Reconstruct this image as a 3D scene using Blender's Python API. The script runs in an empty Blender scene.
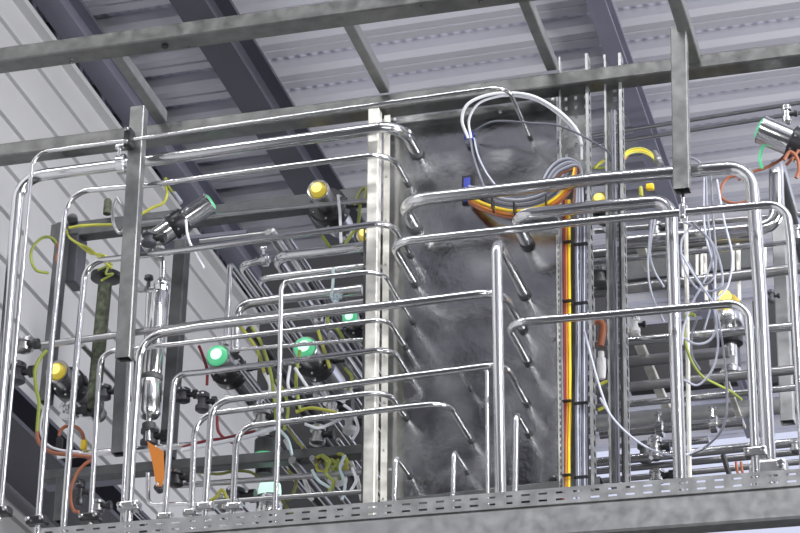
import bpy, bmesh, math, random
from mathutils import Vector as V, Matrix
random.seed(7)
COL = bpy.context.scene.collection
# ------------------------------------------------------------------ camera model
F = 2470.0
PITCH, YAW, ROLL = math.radians(26.5), math.radians(15.5), math.radians(1.0)
CAM = V((1.77, -6.4, 1.6))
fw = V((-math.sin(YAW)*math.cos(PITCH), math.cos(YAW)*math.cos(PITCH), math.sin(PITCH)))
r0 = V((math.cos(YAW), math.sin(YAW), 0)); u0 = r0.cross(fw)
rt = r0*math.cos(ROLL) + u0*math.sin(ROLL); up = u0*math.cos(ROLL) - r0*math.sin(ROLL)
def ray(px, py): return fw + rt*((px-400)/F) + up*((266.5-py)/F)
def P(px, py, Y):
    d = ray(px, py); return CAM + d*((Y-CAM.y)/d.y)
def PZ(px, py, Z):
    d = ray(px, py); return CAM + d*((Z-CAM.z)/d.z)
def PX(px, py, X):
    d = ray(px, py); return CAM + d*((X-CAM.x)/d.x)
def proj(p):
    q = p-CAM; w = q.dot(fw); return (400+F*q.dot(rt)/w, 266.5-F*q.dot(up)/w)
def mpp(p): return (p-CAM).dot(fw)/F            # metres per pixel at a point
cd = bpy.data.cameras.new('camera'); cam = bpy.data.objects.new('camera', cd); COL.objects.link(cam)
cam.matrix_world = Matrix((( rt.x, up.x, -fw.x, CAM.x), (rt.y, up.y, -fw.y, CAM.y), (rt.z, up.z, -fw.z, CAM.z), (0,0,0,1)))
cd.sensor_width = 36; cd.lens = 36*F/800; cd.clip_end = 300
bpy.context.scene.camera = cam
S = 0.28                                        # plane of the steel sheet

# ------------------------------------------------------------------ materials
MAT = {}
def mat(name, col, metal=0, rough=.5, noise=0, nscale=20, emit=None, estr=0, bump=0, bscale=40, stretch=(1,1,1), spec=.5, rn=0):
    m = bpy.data.materials.new(name); m.use_nodes = True; nt = m.node_tree; b = nt.nodes['Principled BSDF']
    b.inputs['Base Color'].default_value = (*col, 1); b.inputs['Metallic'].default_value = metal
    b.inputs['Roughness'].default_value = rough; b.inputs['Specular IOR Level'].default_value = spec
    if noise or bump or rn:
        tc = nt.nodes.new('ShaderNodeTexCoord'); mp = nt.nodes.new('ShaderNodeMapping'); mp.inputs['Scale'].default_value = stretch
        nt.links.new(tc.outputs['Object'], mp.inputs['Vector'])
    if noise or rn:
        n = nt.nodes.new('ShaderNodeTexNoise'); n.inputs['Scale'].default_value = nscale; n.inputs['Detail'].default_value = 8
        nt.links.new(mp.outputs[0], n.inputs['Vector'])
    if noise:
        cr = nt.nodes.new('ShaderNodeValToRGB')
        cr.color_ramp.elements[0].position = .3; cr.color_ramp.elements[1].position = .7
        cr.color_ramp.elements[0].color = (*[c*(1-noise) for c in col], 1)
        cr.color_ramp.elements[1].color = (*[min(1, c*(1+noise)) for c in col], 1)
        nt.links.new(n.outputs['Fac'], cr.inputs[0]); nt.links.new(cr.outputs[0], b.inputs['Base Color'])
    if rn:
        mr = nt.nodes.new('ShaderNodeMapRange'); mr.inputs['From Min'].default_value = .3; mr.inputs['From Max'].default_value = .7
        mr.inputs['To Min'].default_value = max(0, rough-rn); mr.inputs['To Max'].default_value = rough+rn
        nt.links.new(n.outputs['Fac'], mr.inputs[0]); nt.links.new(mr.outputs[0], b.inputs['Roughness'])
    if bump:
        n2 = nt.nodes.new('ShaderNodeTexNoise'); n2.inputs['Scale'].default_value = bscale; n2.inputs['Detail'].default_value = 6
        nt.links.new(mp.outputs[0], n2.inputs['Vector'])
        bp = nt.nodes.new('ShaderNodeBump'); bp.inputs['Strength'].default_value = bump; bp.inputs['Distance'].default_value = .01
        nt.links.new(n2.outputs['Fac'], bp.inputs['Height']); nt.links.new(bp.outputs[0], b.inputs['Normal'])
    if emit:
        b.inputs['Emission Color'].default_value = (*emit, 1); b.inputs['Emission Strength'].default_value = estr
    MAT[name] = m; return m
mat('steel', (.74,.745,.76), 1, .18)
mat('steel_dull', (.50,.50,.51), 1, .3, noise=.12, nscale=10)
mat('galv', (.46,.47,.475), .85, .42, noise=.10, nscale=28, rn=.06)
mat('galv_beam', (.20,.203,.20), .85, .33, noise=.18, nscale=24, rn=.06)
mat('galv_post', (.27,.275,.275), .85, .4, noise=.15, nscale=26, rn=.06)
mat('galv_light', (.78,.77,.72), .6, .42, noise=.18, nscale=22, rn=.1)
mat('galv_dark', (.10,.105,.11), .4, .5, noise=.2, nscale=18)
mat('sheet', (.46,.465,.475), 1, .19, noise=.3, nscale=8, rn=.08, bump=.08, bscale=45)
mat('black', (.018,.018,.022), 0, .35)
mat('black_rubber', (.03,.03,.033), 0, .6)
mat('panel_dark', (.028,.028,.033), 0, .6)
mat('charcoal', (.07,.07,.085), .1, .45)
mat('green_grey', (.10,.115,.08), .2, .7, noise=.6, nscale=60)
mat('roof', (.68,.68,.79), .35, .42, noise=.06, nscale=1.2)
mat('beam_dark', (.06,.06,.08), 0, .5, noise=.12, nscale=3)
mat('beam_light', (.17,.17,.225), 0, .5, noise=.1, nscale=3)
mat('siding', (.52,.52,.535), 0, .5, noise=.03, nscale=3)
mat('hall_wall', (.05,.05,.055), 0, .6, noise=.1, nscale=2)
mat('floor', (.07,.07,.075), 0, .5, noise=.2, nscale=1.5)
mat('yellow', (.46,.46,.07), 0, .4); mat('yellow_green', (.28,.33,.06), 0, .4)
mat('olive', (.18,.19,.05), 0, .5)
mat('yellow_pure', (.85,.60,.03), 0, .4)
mat('orange', (.50,.17,.025), 0, .45); mat('copper', (.30,.10,.05), 0, .4); mat('dark_red', (.20,.02,.03), 0, .5)
mat('grey_cable', (.24,.25,.30), 0, .4); mat('light_cable', (.50,.52,.62), 0, .35); mat('white_hose', (.78,.79,.85), 0, .3)
mat('slate_cable', (.12,.125,.16), 0, .4); mat('blue', (.05,.07,.45), 0, .4); mat('pale_cyan', (.55,.68,.72), 0, .4)
mat('white', (.8,.8,.82), 0, .4)
mat('lens_yellow', (.35,.25,.04), 0, .25, emit=(.80,.64,.08), estr=.5); mat('core_yellow', (.8,.7,.2), 0, .3, emit=(1,.86,.22), estr=.85)
mat('lens_green', (.10,.45,.22), 0, .25, emit=(.13,.72,.36), estr=.5); mat('core_green', (.6,1,.8), 0, .3, emit=(.62,1,.80), estr=1.0)
mat('roof_rib', (.64,.64,.70), .35, .4, noise=.06, nscale=1.2)
def roofmat():
    m = MAT['roof']; nt = m.node_tree; b = nt.nodes['Principled BSDF']
    tc = nt.nodes.new('ShaderNodeTexCoord'); w = nt.nodes.new('ShaderNodeTexWave'); w.wave_type = 'BANDS'; w.bands_direction = 'X'
    w.inputs['Scale'].default_value = 5.2; w.inputs['Distortion'].default_value = .05
    nt.links.new(tc.outputs['Object'], w.inputs['Vector'])
    bp = nt.nodes.new('ShaderNodeBump'); bp.inputs['Strength'].default_value = .6; bp.inputs['Distance'].default_value = .015
    nt.links.new(w.outputs['Fac'], bp.inputs['Height']); nt.links.new(bp.outputs[0], b.inputs['Normal'])
roofmat()

# ------------------------------------------------------------------ mesh helpers
def link(name, bm, m, parent=None, smooth=True, rim=None):
    me = bpy.data.meshes.new(name); bmesh.ops.recalc_face_normals(bm, faces=bm.faces); bm.to_mesh(me); bm.free()
    o = bpy.data.objects.new(name, me); COL.objects.link(o); me.materials.append(MAT[m])
    if smooth:
        me.shade_smooth()
        try: me.set_sharp_from_angle(angle=math.radians(38))
        except Exception: pass
    if parent: o.parent = parent
    return o
def tag(o, label, cat, group=None, kind=None):
    o['label'] = label; o['category'] = cat
    if group: o['group'] = group
    if kind: o['kind'] = kind
    return o
def struct(o): o['kind'] = 'structure'; return o
def root(name, label, cat, group=None):
    o = bpy.data.objects.new(name, None); COL.objects.link(o); o.empty_display_size = .05
    return tag(o, label, cat, group)
def seat(o, p):
    "move a root Empty to p keeping children where they stand"
    o.location = p
    for c in o.children: c.location = c.location - p
    return o
def fillet(pts, rad, n=7):
    out = [pts[0]]
    for i in range(1, len(pts)-1):
        a, b, c = pts[i-1], pts[i], pts[i+1]; r = rad[i] if isinstance(rad, (list, tuple)) else rad
        d1 = (a-b); d2 = (c-b); l1, l2 = d1.length, d2.length; d1.normalize(); d2.normalize()
        ang = d1.angle(d2)
        if ang > 3.05: out.append(b); continue
        t = min(r/math.tan(ang/2), l1*.48, l2*.48); rr = t*math.tan(ang/2)
        bis = (d1+d2).normalized(); cen = b + bis*(rr/math.sin(ang/2))
        v1 = (b+d1*t)-cen; v2 = (b+d2*t)-cen; full = v1.angle(v2); ax = v1.cross(v2).normalized()
        for k in range(n+1): out.append(cen + Matrix.Rotation(full*k/n, 3, ax) @ v1)
    out.append(pts[-1]); return out
def catmull(pts, n=7):
    out = []; q = [pts[0]*2-pts[1]] + list(pts) + [pts[-1]*2-pts[-2]]
    for i in range(1, len(q)-2):
        a, b, c, d = q[i-1], q[i], q[i+1], q[i+2]
        for k in range(n):
            t = k/n; out.append(.5*((2*b)+(c-a)*t+(2*a-5*b+4*c-d)*t*t+(3*b-a-3*c+d)*t**3))
    out.append(pts[-1]); return out
def add_tube(bm, pts, r, seg=14, cap=True):
    t0 = (pts[1]-pts[0]).normalized(); n = t0.orthogonal().normalized(); rings = []; prev = t0
    for i, p in enumerate(pts):
        if i == 0: t = t0
        elif i == len(pts)-1: t = (p-pts[i-1]).normalized()
        else: t = ((p-pts[i-1]).normalized()+(pts[i+1]-p).normalized()).normalized()
        if t.length < .5: t = prev
        n = n-t*n.dot(t); n = n.normalized() if n.length > 1e-6 else t.orthogonal().normalized()
        b = t.cross(n); rr = r[i] if isinstance(r, (list, tuple)) else r
        rings.append([bm.verts.new(p+(n*math.cos(2*math.pi*k/seg)+b*math.sin(2*math.pi*k/seg))*rr) for k in range(seg)]); prev = t
    for i in range(len(rings)-1):
        for k in range(seg):
            bm.faces.new((rings[i][k], rings[i][(k+1) % seg], rings[i+1][(k+1) % seg], rings[i+1][k]))
    if cap: bm.faces.new(rings[0]); bm.faces.new(rings[-1])
def lathe(bm, a, d, prof, seg=28):
    "prof = [(distance along d, radius)...]"
    d = d.normalized(); n = d.orthogonal().normalized(); b = d.cross(n); rings = []
    for s, r in prof:
        c = a+d*s; rings.append([bm.verts.new(c+(n*math.cos(2*math.pi*k/seg)+b*math.sin(2*math.pi*k/seg))*max(r, 1e-4)) for k in range(seg)])
    for i in range(len(rings)-1):
        for k in range(seg): bm.faces.new((rings[i][k], rings[i][(k+1) % seg], rings[i+1][(k+1) % seg], rings[i+1][k]))
    bm.faces.new(rings[0]); bm.faces.new(rings[-1])
def box(bm, c, sx, sy, sz, U=V((1,0,0)), W=V((0,1,0)), T=V((0,0,1)), bev=0):
    vs = []
    for i in (-1, 1):
        for j in (-1, 1):
            for k in (-1, 1): vs.append(bm.verts.new(c+U*(i*sx/2)+W*(j*sy/2)+T*(k*sz/2)))
    fs = [bm.faces.new([vs[q] for q in f]) for f in ((0,1,3,2),(4,6,7,5),(0,4,5,1),(2,3,7,6),(0,2,6,4),(1,5,7,3))]
    if bev:
        es = list({e for f in fs for e in f.edges}); bmesh.ops.bevel(bm, geom=es, offset=bev, segments=2, affect='EDGES', profile=.5)
def prism(bm, poly, a, b, U, W):
    r1 = [bm.verts.new(a+U*x+W*y) for x, y in poly]; r2 = [bm.verts.new(b+U*x+W*y) for x, y in poly]; n = len(poly)
    for i in range(n): bm.faces.new((r1[i], r1[(i+1) % n], r2[(i+1) % n], r2[i]))
    bm.faces.new(r1); bm.faces.new(r2)
def rrect(w, h, r, n=3):
    out = []
    for cx, cy, a0 in ((w-r, h-r, 0), (r, h-r, 90), (r, r, 180), (w-r, r, 270)):
        for k in range(n+1):
            a = math.radians(a0+90*k/n); out.append((cx+r*math.cos(a), cy+r*math.sin(a)))
    return out
def hollow(bm, w, h, t, r, a, b, U, W):
    o = rrect(w, h, r, 1); i = [(x+t, y+t) for x, y in rrect(w-2*t, h-2*t, max(r-t, .0005), 1)]; n = len(o); R = []
    for poly in (o, i):
        R.append([[bm.verts.new(q+U*x+W*y) for x, y in poly] for q in (a, b)])
    for s in range(2):
        for k in range(n): bm.faces.new((R[s][0][k], R[s][0][(k+1) % n], R[s][1][(k+1) % n], R[s][1][k]))
    for e in range(2):
        for k in range(n): bm.faces.new((R[0][e][k], R[0][e][(k+1) % n], R[1][e][(k+1) % n], R[1][e][k]))
def perf(bm, o, U, W, ub, vb, T=None, th=.0015):
    """plate from grid breaks; ub/vb = list of (pos, is_hole_after)"""
    N = U.cross(W).normalized()*th
    vt = {}
    def vert(i, j, s):
        if (i, j, s) not in vt: vt[(i, j, s)] = bm.verts.new(o+U*ub[i][0]+W*vb[j][0]+(N if s else V((0,0,0))))
        return vt[(i, j, s)]
    nu, nv = len(ub)-1, len(vb)-1
    solid = lambda i, j: 0 <= i < nu and 0 <= j < nv and not (ub[i][1] and vb[j][1])
    for i in range(nu):
        for j in range(nv):
            if not solid(i, j): continue
            for s in (0, 1): bm.faces.new([vert(*q, s) for q in ((i,j),(i+1,j),(i+1,j+1),(i,j+1))])
            for (di, dj, q1, q2) in ((-1,0,(i,j),(i,j+1)), (1,0,(i+1,j),(i+1,j+1)), (0,-1,(i,j),(i+1,j)), (0,1,(i,j+1),(i+1,j+1))):
                if not solid(i+di, j+dj): bm.faces.new((vert(*q1,0), vert(*q2,0), vert(*q2,1), vert(*q1,1)))
def breaks(total, pitch, hole, start=None):
    x = pitch*.5-hole/2 if start is None else start; out = [(0, 0)]
    while x+hole < total-.001: out += [(x, 1), (x+hole, 0)]; x += pitch
    out.append((total, 0)); return out
def bolt_mb(bm, p, n, r=.006, h=.005): lathe(bm, p, n, [(0, r), (h*.8, r), (h, r*.8)], 8)
EX, EY, EZ = V((1,0,0)), V((0,1,0)), V((0,0,1))

# ------------------------------------------------------------------ pipes
def solveY(c, e, S=S):
    best = None
    for k in range(-40, 60):
        Y = k*.01
        if Y > S-.04: break
        q = P(c[0], c[1], Y); q = V((q.x, S, q.z)); a = proj(q); d = math.hypot(a[0]-e[0], a[1]-e[1])
        if best is None or d < best[0]: best = (d, Y)
    return best[1]
def clamp_part(par, p, axis, r, m='black', off=EX):
    "saddle clamp: block halves plus two bolts, child of its pipe"
    if m == 'black': r = max(r*1.35, .0125)
    axis = axis.normalized(); o2 = (off-axis*off.dot(axis)).normalized(); t = axis.cross(o2)
    bm = bmesh.new(); box(bm, p, r*2.1, r*5.2, r*3.0, axis, o2, t, bev=r*.4)
    c = link('pipe_clamp', bm, m, par, smooth=False)
    fr = -EY if abs(axis.y) < .5 else -EZ
    fr = (fr-axis*fr.dot(axis)).normalized()
    for s in (-1, 1):
        bm = bmesh.new(); lathe(bm, p+o2*(s*r*1.8)+fr*(r*1.3), fr, [(0, r*.6), (r*1.0, r*.6), (r*1.2, r*.4)], 8); link('clamp_bolt', bm, 'steel', c)
def tri_clamp(par, p, axis, r):
    "sanitary clamp ring with wing nut"
    axis = axis.normalized(); n = axis.orthogonal().normalized()
    bm = bmesh.new(); lathe(bm, p-axis*(r*.9), axis, [(0, r*1.15), (r*.3, r*1.75), (r*1.5, r*1.75), (r*1.8, r*1.15)], 20)
    c = link('clamp_ring', bm, 'steel', par)
    q = p-EY*(r*1.6)+EZ*(r*.8)
    bm = bmesh.new(); add_tube(bm, [q, q+EZ*r*1.6], r*.28, 8); box(bm, q+EZ*r*1.7, r*1.5, r*.4, r*.8, bev=r*.1)
    link('wing_nut', bm, 'steel', c)
def pipe(label, pts, dia, Y=None, stub=None, stub2=None, bend=3.0, m='steel', name='steel_pipe', group=None, clamps=(), tris=(), depth=S):
    """pts: corners in px on plane Y. stub: the first/last corner turns straight back into the sheet"""
    if Y is None: Y = solveY(pts[-1] if stub == 'end' else pts[0], stub2)
    dia *= 1.22 if dia > 4.9 else 1.1
    w = [P(a, b, Y) for a, b in pts]; r = dia/2*mpp(w[0])
    ends = []
    if stub in ('end', 'both'): w.append(V((w[-1].x, depth+.03, w[-1].z))); ends.append(w[-1])
    if stub == 'start' or stub == 'both': w.insert(0, V((w[0].x, depth+.03, w[0].z))); ends.append(w[0])
    bm = bmesh.new(); add_tube(bm, fillet(w, r*2*bend*.62), r, 18)
    o = link(name, bm, m); tag(o, label, 'pipe', group)
    for e in ends:
        if depth == S:
            bm = bmesh.new(); q = V((e.x, depth, e.z)); lathe(bm, q-EY*.016, EY, [(0, r*1.02), (0, r*1.14), (.002, r*1.2), (.016, r*1.2)], 20)
            link('wall_collar', bm, 'galv_dark', o)
    for (cx, cy, ax, kind) in clamps:
        p = P(cx, cy, Y); a = {'x': EX, 'z': EZ}[ax]; clamp_part(o, p, a, r, kind, EX if ax == 'z' else EZ)
    for (cx, cy, ax) in tris: tri_clamp(o, P(cx, cy, Y), EX if ax == 'x' else EZ, r)
    return o
G1 = None
pipe('thick steel pipe rising at the far left edge and running under the long upper beam', [(-9,520),(19.5,178),(122,164.5),(200,153.5),(402,125)], 10.5, Y=.10, stub='end', bend=3.4, tris=((122,164.5,'x'),))
pipe('thin bright pipe crossing in front of the left post just under the long upper beam', [(0,520),(33,153),(130,140),(225,126),(400,101),(507,86)], 4, Y=-.045, stub='end', bend=7, clamps=((129,139,'x','black'),(1,512,'z','black')))
pipe('thin pipe at upper left, third down from the long upper beam', [(37,535),(52,340),(67,192),(150,185),(200,178),(391,153)], 5, Y=.08, stub='end', bend=7, clamps=((37.5,521,'z','black'),))
pipe('slim pipe with its corner above the black round hood, running right to the sheet', [(62,545),(78,340),(86,262),(137,256),(200,248),(391,222)], 5.5, Y=.06, stub='end', bend=5)
pipe('thin dull pipe crossing behind the diagonal steel valve at upper left', [(140,222),(200,216),(372,200)], 4, Y=.42, m='steel_dull')
pipe('slim pipe whose corner tucks under the lower end of the left hanging post', [(90,535),(100,352),(142,348),(220,339),(388,319)], 4.8, Y=.08, stub='end', bend=5, clamps=((91,518,'z','black'),))
pipe('bold pipe with a wide corner just below the hanging left post, running to the sheet', [(127,545),(132,453),(140,337),(200,327),(400,304),(503,291)], 7.2, Y=.01, stub='end', bend=5, clamps=((129.5,507,'z','steel_dull'),))
pipe('thin straight pipe standing just left of the bold lower left pipe', [(121,540),(130,360)], 3.6, Y=.05)
pipe('dark long pipe running left to right directly behind the bold lower left pipe', [(28,347),(140,332),(200,324),(364,302)], 5.5, Y=.36, m='steel_dull', tris=((30,347,'x'),))
pipe('slim pipe whose corner sits left of the green lit valve, running to the sheet', [(163,540),(169,453),(174,375),(200,372.5),(392,348.5)], 5.2, Y=.08, stub='end', bend=5, clamps=((165,517,'z','steel_dull'),))
pipe('slim foremost pipe with a tall left leg and a long angled end into the sheet', [(274,540),(278,440),(281.5,282),(300,280),(381,270.5)], 4.8, Y=-.08, stub='end', bend=6)
pipe('pipe with lower corner below the left green lit valve, passing behind the tallest centre pipe', [(203,540),(207,480),(212,401.5),(280,394),(400,377.5),(505,364)], 5.8, Y=-.01, stub='end', bend=4.5, clamps=((205,507,'z','steel_dull'),))
pipe('pipe with its left corner just outside the next pipe and ending near the strut', [(190,545),(195,415.5),(280,405),(388,391)], 5, Y=.08, stub='end', bend=6, clamps=((191,513,'z','steel_dull'),))
pipe('short legged pipe low in the centre left, its end bending down across the sheet', [(231,540),(237,427.5),(300,420),(400,408),(448,403)], 5.4, Y=0, stub='end', bend=5, clamps=((234,507,'z','steel_dull'),))
pipe('short bent pipe stub at the lower left corner of the sheet', [(393,540),(396,457)], 4.6, Y=.13, stub='end', bend=2.5)
pipe('short bent pipe stub standing in the lower middle of the sheet', [(452.5,520),(454,451)], 4.6, Y=.12, stub='end', bend=2.5)
pipe('short bent pipe stub right of the tallest centre pipe', [(515,515),(516.5,413)], 5, Y=.12, stub='end', bend=2.5)
pipe('thin upright pipe close left of the tallest centre pipe, hooking back to the sheet', [(488,515),(487,364.5),(458,368)], 3.8, Y=.13, stub='end', bend=4)
pipe('tallest stout centre pipe, rising straight and bending back into the sheet', [(501,515),(496.5,239)], 9.6, Y=-.10, stub='end', bend=2.6)
pipe('stoutest pipe running right at the cable loop and turning down at upper right', [(401,201.5),(600,179),(680,172),(751,166),(760,290),(770.5,497)], 11, Y=.11, stub='start', bend=3, clamps=((769,470,'z','steel_dull'),))
pipe('long pipe crossing the whole right half and turning down at the right edge', [(391,242.5),(600,220),(786,203),(791,240),(806,497)], 6.8, Y=0, stub='start', bend=4)
pipe('lower long pipe from the sheet to a corner inside the right hand pipe', [(507,323),(600,315.5),(748,302),(751,360),(757,497)], 7, Y=0, stub='start', bend=4, clamps=((756,453,'z','steel_dull'),))
pipe('stout pipe starting right of the cable loop and turning down at the right tray', [(514,216),(600,206.5),(671,200),(674,300),(681,503)], 10.5, Y=.09, stub='start', bend=2.4)
pipe('heavy U shaped tube end at the right edge under the side mounted valve', [(776,158),(777,224),(748,230),(620,243)], 12.5, Y=.5, stub='start', bend=2.4, depth=1.6)

# rack pipes further back, right side
def bpipe(label, a, b, dia, Y, m='steel_dull', **k): return pipe(label, [a, b], dia, Y=Y, m=m, **k)
bpipe('thin rear pipe of the right rack just under the heavy U tube', (590,263), (830,238), 4.5, .62, 'steel')
bpipe('thick dull rear pipe level with the yellow lit valve on the right', (580,294), (830,265), 9, .55)
bpipe('rear pipe of the right rack passing under the yellow lit valve', (590,345), (830,323), 7.5, .45, 'steel')
bpipe('thick rear pipe ending at the square block under the right yellow valve', (590,366), (729,352), 9.5, .7)
bpipe('rear pipe of the right rack crossing just below the square block', (590,391), (830,366), 8, .5)
bpipe('thin rear pipe crossing where the hanging loop of grey cable ends', (590,408), (830,384), 5.5, .45, 'steel')
bpipe('very thick pale insulated pipe across the lower right rack', (590,424), (830,401), 14, .95, 'galv')
bpipe('capped rear pipe held by a hanging clamp at lower right', (600,434), (743,421), 8.5, .6, 'steel', tris=((714,424,'x'),(660,429,'x')))
bpipe('short capped pale pipe end below the hanging clamp', (640,446), (709,439.5), 6.5, .5, 'steel')
bpipe('long low pipe of the right rack above the slotted tray', (590,463), (800,442), 7.5, .45, 'steel')
bpipe('lowest thin pipe of the right rack above the slotted tray', (590,472), (830,449), 5.5, .55)
bpipe('thick dark pipe between the heavy U tube and the thin rear pipe', (590,254), (762,236), 8, .9)
bpipe('slender rear pipe of the right rack near the yellow connector', (595,231), (830,212), 5, .9)
bpipe('rear pipe just above the slotted tray on the right', (590,482), (830,459), 5, .9, 'steel_dull')
# rack pipes further back, left side
pipe('thick rear pipe bending back above the middle green lit valve', [(275,257),(367,246.5)], 9, Y=.5, stub='start', bend=2.4, depth=1.5)
pipe('slim rear pipe bending back just under the thick rear one', [(258,279),(367,266)], 5.5, Y=.48, stub='start', bend=3, depth=1.3)
pipe('rear pipe with a clamp ring, bending back at the upper left of the rack', [(240,265),(270,259)], 6.5, Y=.55, stub='start', bend=2.5, depth=1.5, tris=((265,260,'x'),))
pipe('slim rear pipe with a sharp peak left of the clamp ring', [(226,345),(230,264)], 5, Y=.55, stub='end', bend=1.5, depth=1.5)
pipe('thick rear pipe curving down left of the middle green lit valve', [(235,352),(236,305),(280,299),(362,289)], 8, Y=.5, bend=2.6)
bpipe('thin rear pipe crossing the face of the middle green lit valve', (232,350), (364,339.5), 3.8, .3, 'steel')
bpipe('upper thin dark pipe low in the rack beside the strut', (180,485.5), (363,472), 5, .45)
bpipe('lower thin dark pipe low in the rack beside the strut', (215,502), (363,491.5), 4.5, .4)
pipe('hooked thin pipe behind the orange valve handle', [(148,473),(148,505),(212,503)], 4.2, Y=.35, bend=3)
bpipe('pipe running low at left behind the orange connector loop', (58,456), (205,444), 5.5, .42, 'steel')
bpipe('thin rear pipe near the top of the left rack over the lavender flange', (200,241), (268,233), 4, .9)
bpipe('thin rear pipe behind the middle of the left rack', (284,301), (363,294), 3.4, .9, 'steel')
bpipe('dark rear pipe right of the middle green valve', (300,331), (363,324), 5, .85)
bpipe('dark rear pipe just below the middle green valve', (225,398), (363,384), 6, .9)
for (lab, a, dia, Y0, Y1, m) in (
    ('diagonal rail of the left rack running back beside the yellow cable', (268,232), 7, .55, 1.75, 'steel_dull'),
    ('second diagonal tube of the left rack, right of the first rail', (287,236), 5, .6, 1.9, 'steel'),
    ('thin diagonal tube running back from the clamp ring', (246,268), 4, .56, 1.3, 'steel'),
    ('diagonal tube running back under the middle green lit valve', (236,362), 5, .4, 1.3, 'steel'),
    ('diagonal tube behind the green underlit flange', (292,460), 8, .5, 1.1, 'steel_dull'),
    ('diagonal tube at the lower centre left rack near the strut', (312,458), 6, .5, 1.1, 'steel_dull'),
    ('diagonal tube running back from the thick curved rear pipe', (300,300), 6, .55, 1.4, 'steel_dull'),
    ('short diagonal tube beside the strut near the middle green valve', (330,335), 7, .6, 1.3, 'steel'),
    ('diagonal tube just left of the foremost pipe, low in the rack', (256,432), 5, .6, 1.2, 'steel_dull'),
    ('diagonal tube crossing behind the right green valve body', (322,352), 6, .75, 1.6, 'steel'),
    ('bright diagonal tube near the strut above the lower box beam', (316,395), 7, .65, 1.4, 'steel'),
    ('black diagonal tube between the green lit valves', (250,330), 9, .8, 1.9, 'black'),
    ('black diagonal tube right of the rails in the upper left rack', (279,238), 7, .75, 1.9, 'black'),
    ('black diagonal tube below the right green valve body', (290,395), 9, .8, 1.6, 'black'),
    ('white diagonal tube between the first rail and the black tube', (273,230), 4, .6, 1.0, 'white'),
    ('steel diagonal tube rising towards the lower strut', (338,440), 5, .6, 1.2, 'steel'),
    ('black diagonal tube beside the glowing dome valve', (268,440), 12, .85, 1.5, 'black'),
    ('diagonal brace tube on the left near the wide yellow lit valve', (82,345), 5, .4, 1.0, 'steel_dull')):
    p = P(a[0], a[1], Y0); q = V((p.x, Y1, p.z)); bm = bmesh.new(); add_tube(bm, [p, q], dia/2*mpp(p), 14)
    tag(link('diagonal_tube', bm, m), lab, 'pipe')
# small diagonal feet behind the lower tray, under the leg clamps
for (a, b, lab) in (((134,511),(151,531),'the bold lower left pipe'), ((208,502),(228,522),'the pipe below the left green valve'), ((237,500),(254,520),'the short legged pipe')):
    bm = bmesh.new(); p = P(*a, .03); q = V((p.x, .5, p.z)); add_tube(bm, [p, q], .0065, 10)
    tag(link('clamp_rod', bm, 'steel'), 'thin angled rod behind the foot clamp of '+lab, 'rod')

# ------------------------------------------------------------------ frame beams, posts
def beam(name, label, a, b, Y, w, h, m='galv', t=.003, r=.004, cat='beam', below=True):
    "rectangular tube whose lower front edge runs through px a-b"
    A, B = P(*a, Y), P(*b, Y); B.z = B.z
    U = EY; L = (B-A).normalized(); W = EZ
    bm = bmesh.new(); hollow(bm, w, h, t, r, A, B, U, W); return tag(link(name, bm, m), label, cat)
def pz(name, label, top, bot, Y, wpx, d, m='galv', t=.003, cat='post', openbox=True):
    A, B = P(*top, Y), P(*bot, Y); w = wpx*mpp(A)
    bm = bmesh.new(); hollow(bm, w, d, t, .003, A-EX*w/2, B-EX*w/2, EX, EY); return tag(link(name, bm, m), label, cat)
b1 = beam('steel_beam', 'uppermost galvanised tube beam crossing the upper left corner', (-30,65.2), (560,-16), -.33, .075, .052, 'galv_beam', r=.0045)
b2 = beam('steel_beam', 'long galvanised tube beam running across the whole picture above the sheet', (-30,160), (850,49), .17, .07, .05, 'galv_beam', r=.0045)
for p, bb in ((P(165,45,-.26),b1),): 
    bm = bmesh.new(); q = P(165,44,-.29); e_ = P(165,39.5,-.33); lathe(bm, V((q.x,-.29,e_.z+.001)), -EZ, [(0,.011),(.002,.011)], 16)
    link('drain_hole', bm, 'black', bb)
for (a, b, lab) in (((112,59),(0,0),'nearest the striped left wall, above the left hanging post'), ((344,27),(0,0),'in the middle, left of the ventilated roof strip'), ((519,2),(0,0),'above the top of the perforated tray')):
    A = P(a[0]-2, a[1]-2, -.255); B = V((A.x, .17, A.z)); bm = bmesh.new(); hollow(bm, .034, .042, .003, .003, A, B, EX, EZ)
    tag(link('cross_arm', bm, 'galv_post'), 'short galvanised cross arm '+lab, 'beam')
A = P(665,-8,-.255); B = V((A.x, .17, A.z)); bm = bmesh.new(); hollow(bm, .042, .042, .003, .003, A, B, EX, EZ)
tag(link('cross_arm', bm, 'galv_post'), 'short galvanised cross arm at the top right over the hanging post', 'beam')
hp = pz('hanging_post', 'galvanised square post hanging at the left with its open cut end at mid height', (137,106), (122,357), -.025, 15, .04, 'galv_post')
hp2 = pz('hanging_post', 'galvanised square post hanging down at upper right above the long pipes', (678,27), (681,188), -.025, 16, .04, 'galv_post')
bm = bmesh.new(); p = P(682,188,0); q = P(683,213,0); add_tube(bm, [V((p.x,.012,p.z+.02)), V((q.x,.012,q.z))], .006, 10)
rod = link('support_rod', bm, 'steel', hp2)
clamp_part(hp2, P(683,212.5,0), EX, .0095, 'steel', EZ)
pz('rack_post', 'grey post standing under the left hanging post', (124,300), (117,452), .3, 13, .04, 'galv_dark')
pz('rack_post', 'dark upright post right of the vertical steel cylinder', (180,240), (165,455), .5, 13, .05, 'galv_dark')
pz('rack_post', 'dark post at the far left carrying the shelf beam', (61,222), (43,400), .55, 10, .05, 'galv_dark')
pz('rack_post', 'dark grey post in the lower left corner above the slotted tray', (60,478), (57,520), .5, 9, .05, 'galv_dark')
pz('rack_post', 'pale galvanised post at the right edge with bolts', (775,165), (787,420), .66, 13, .045, 'galv')
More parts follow.
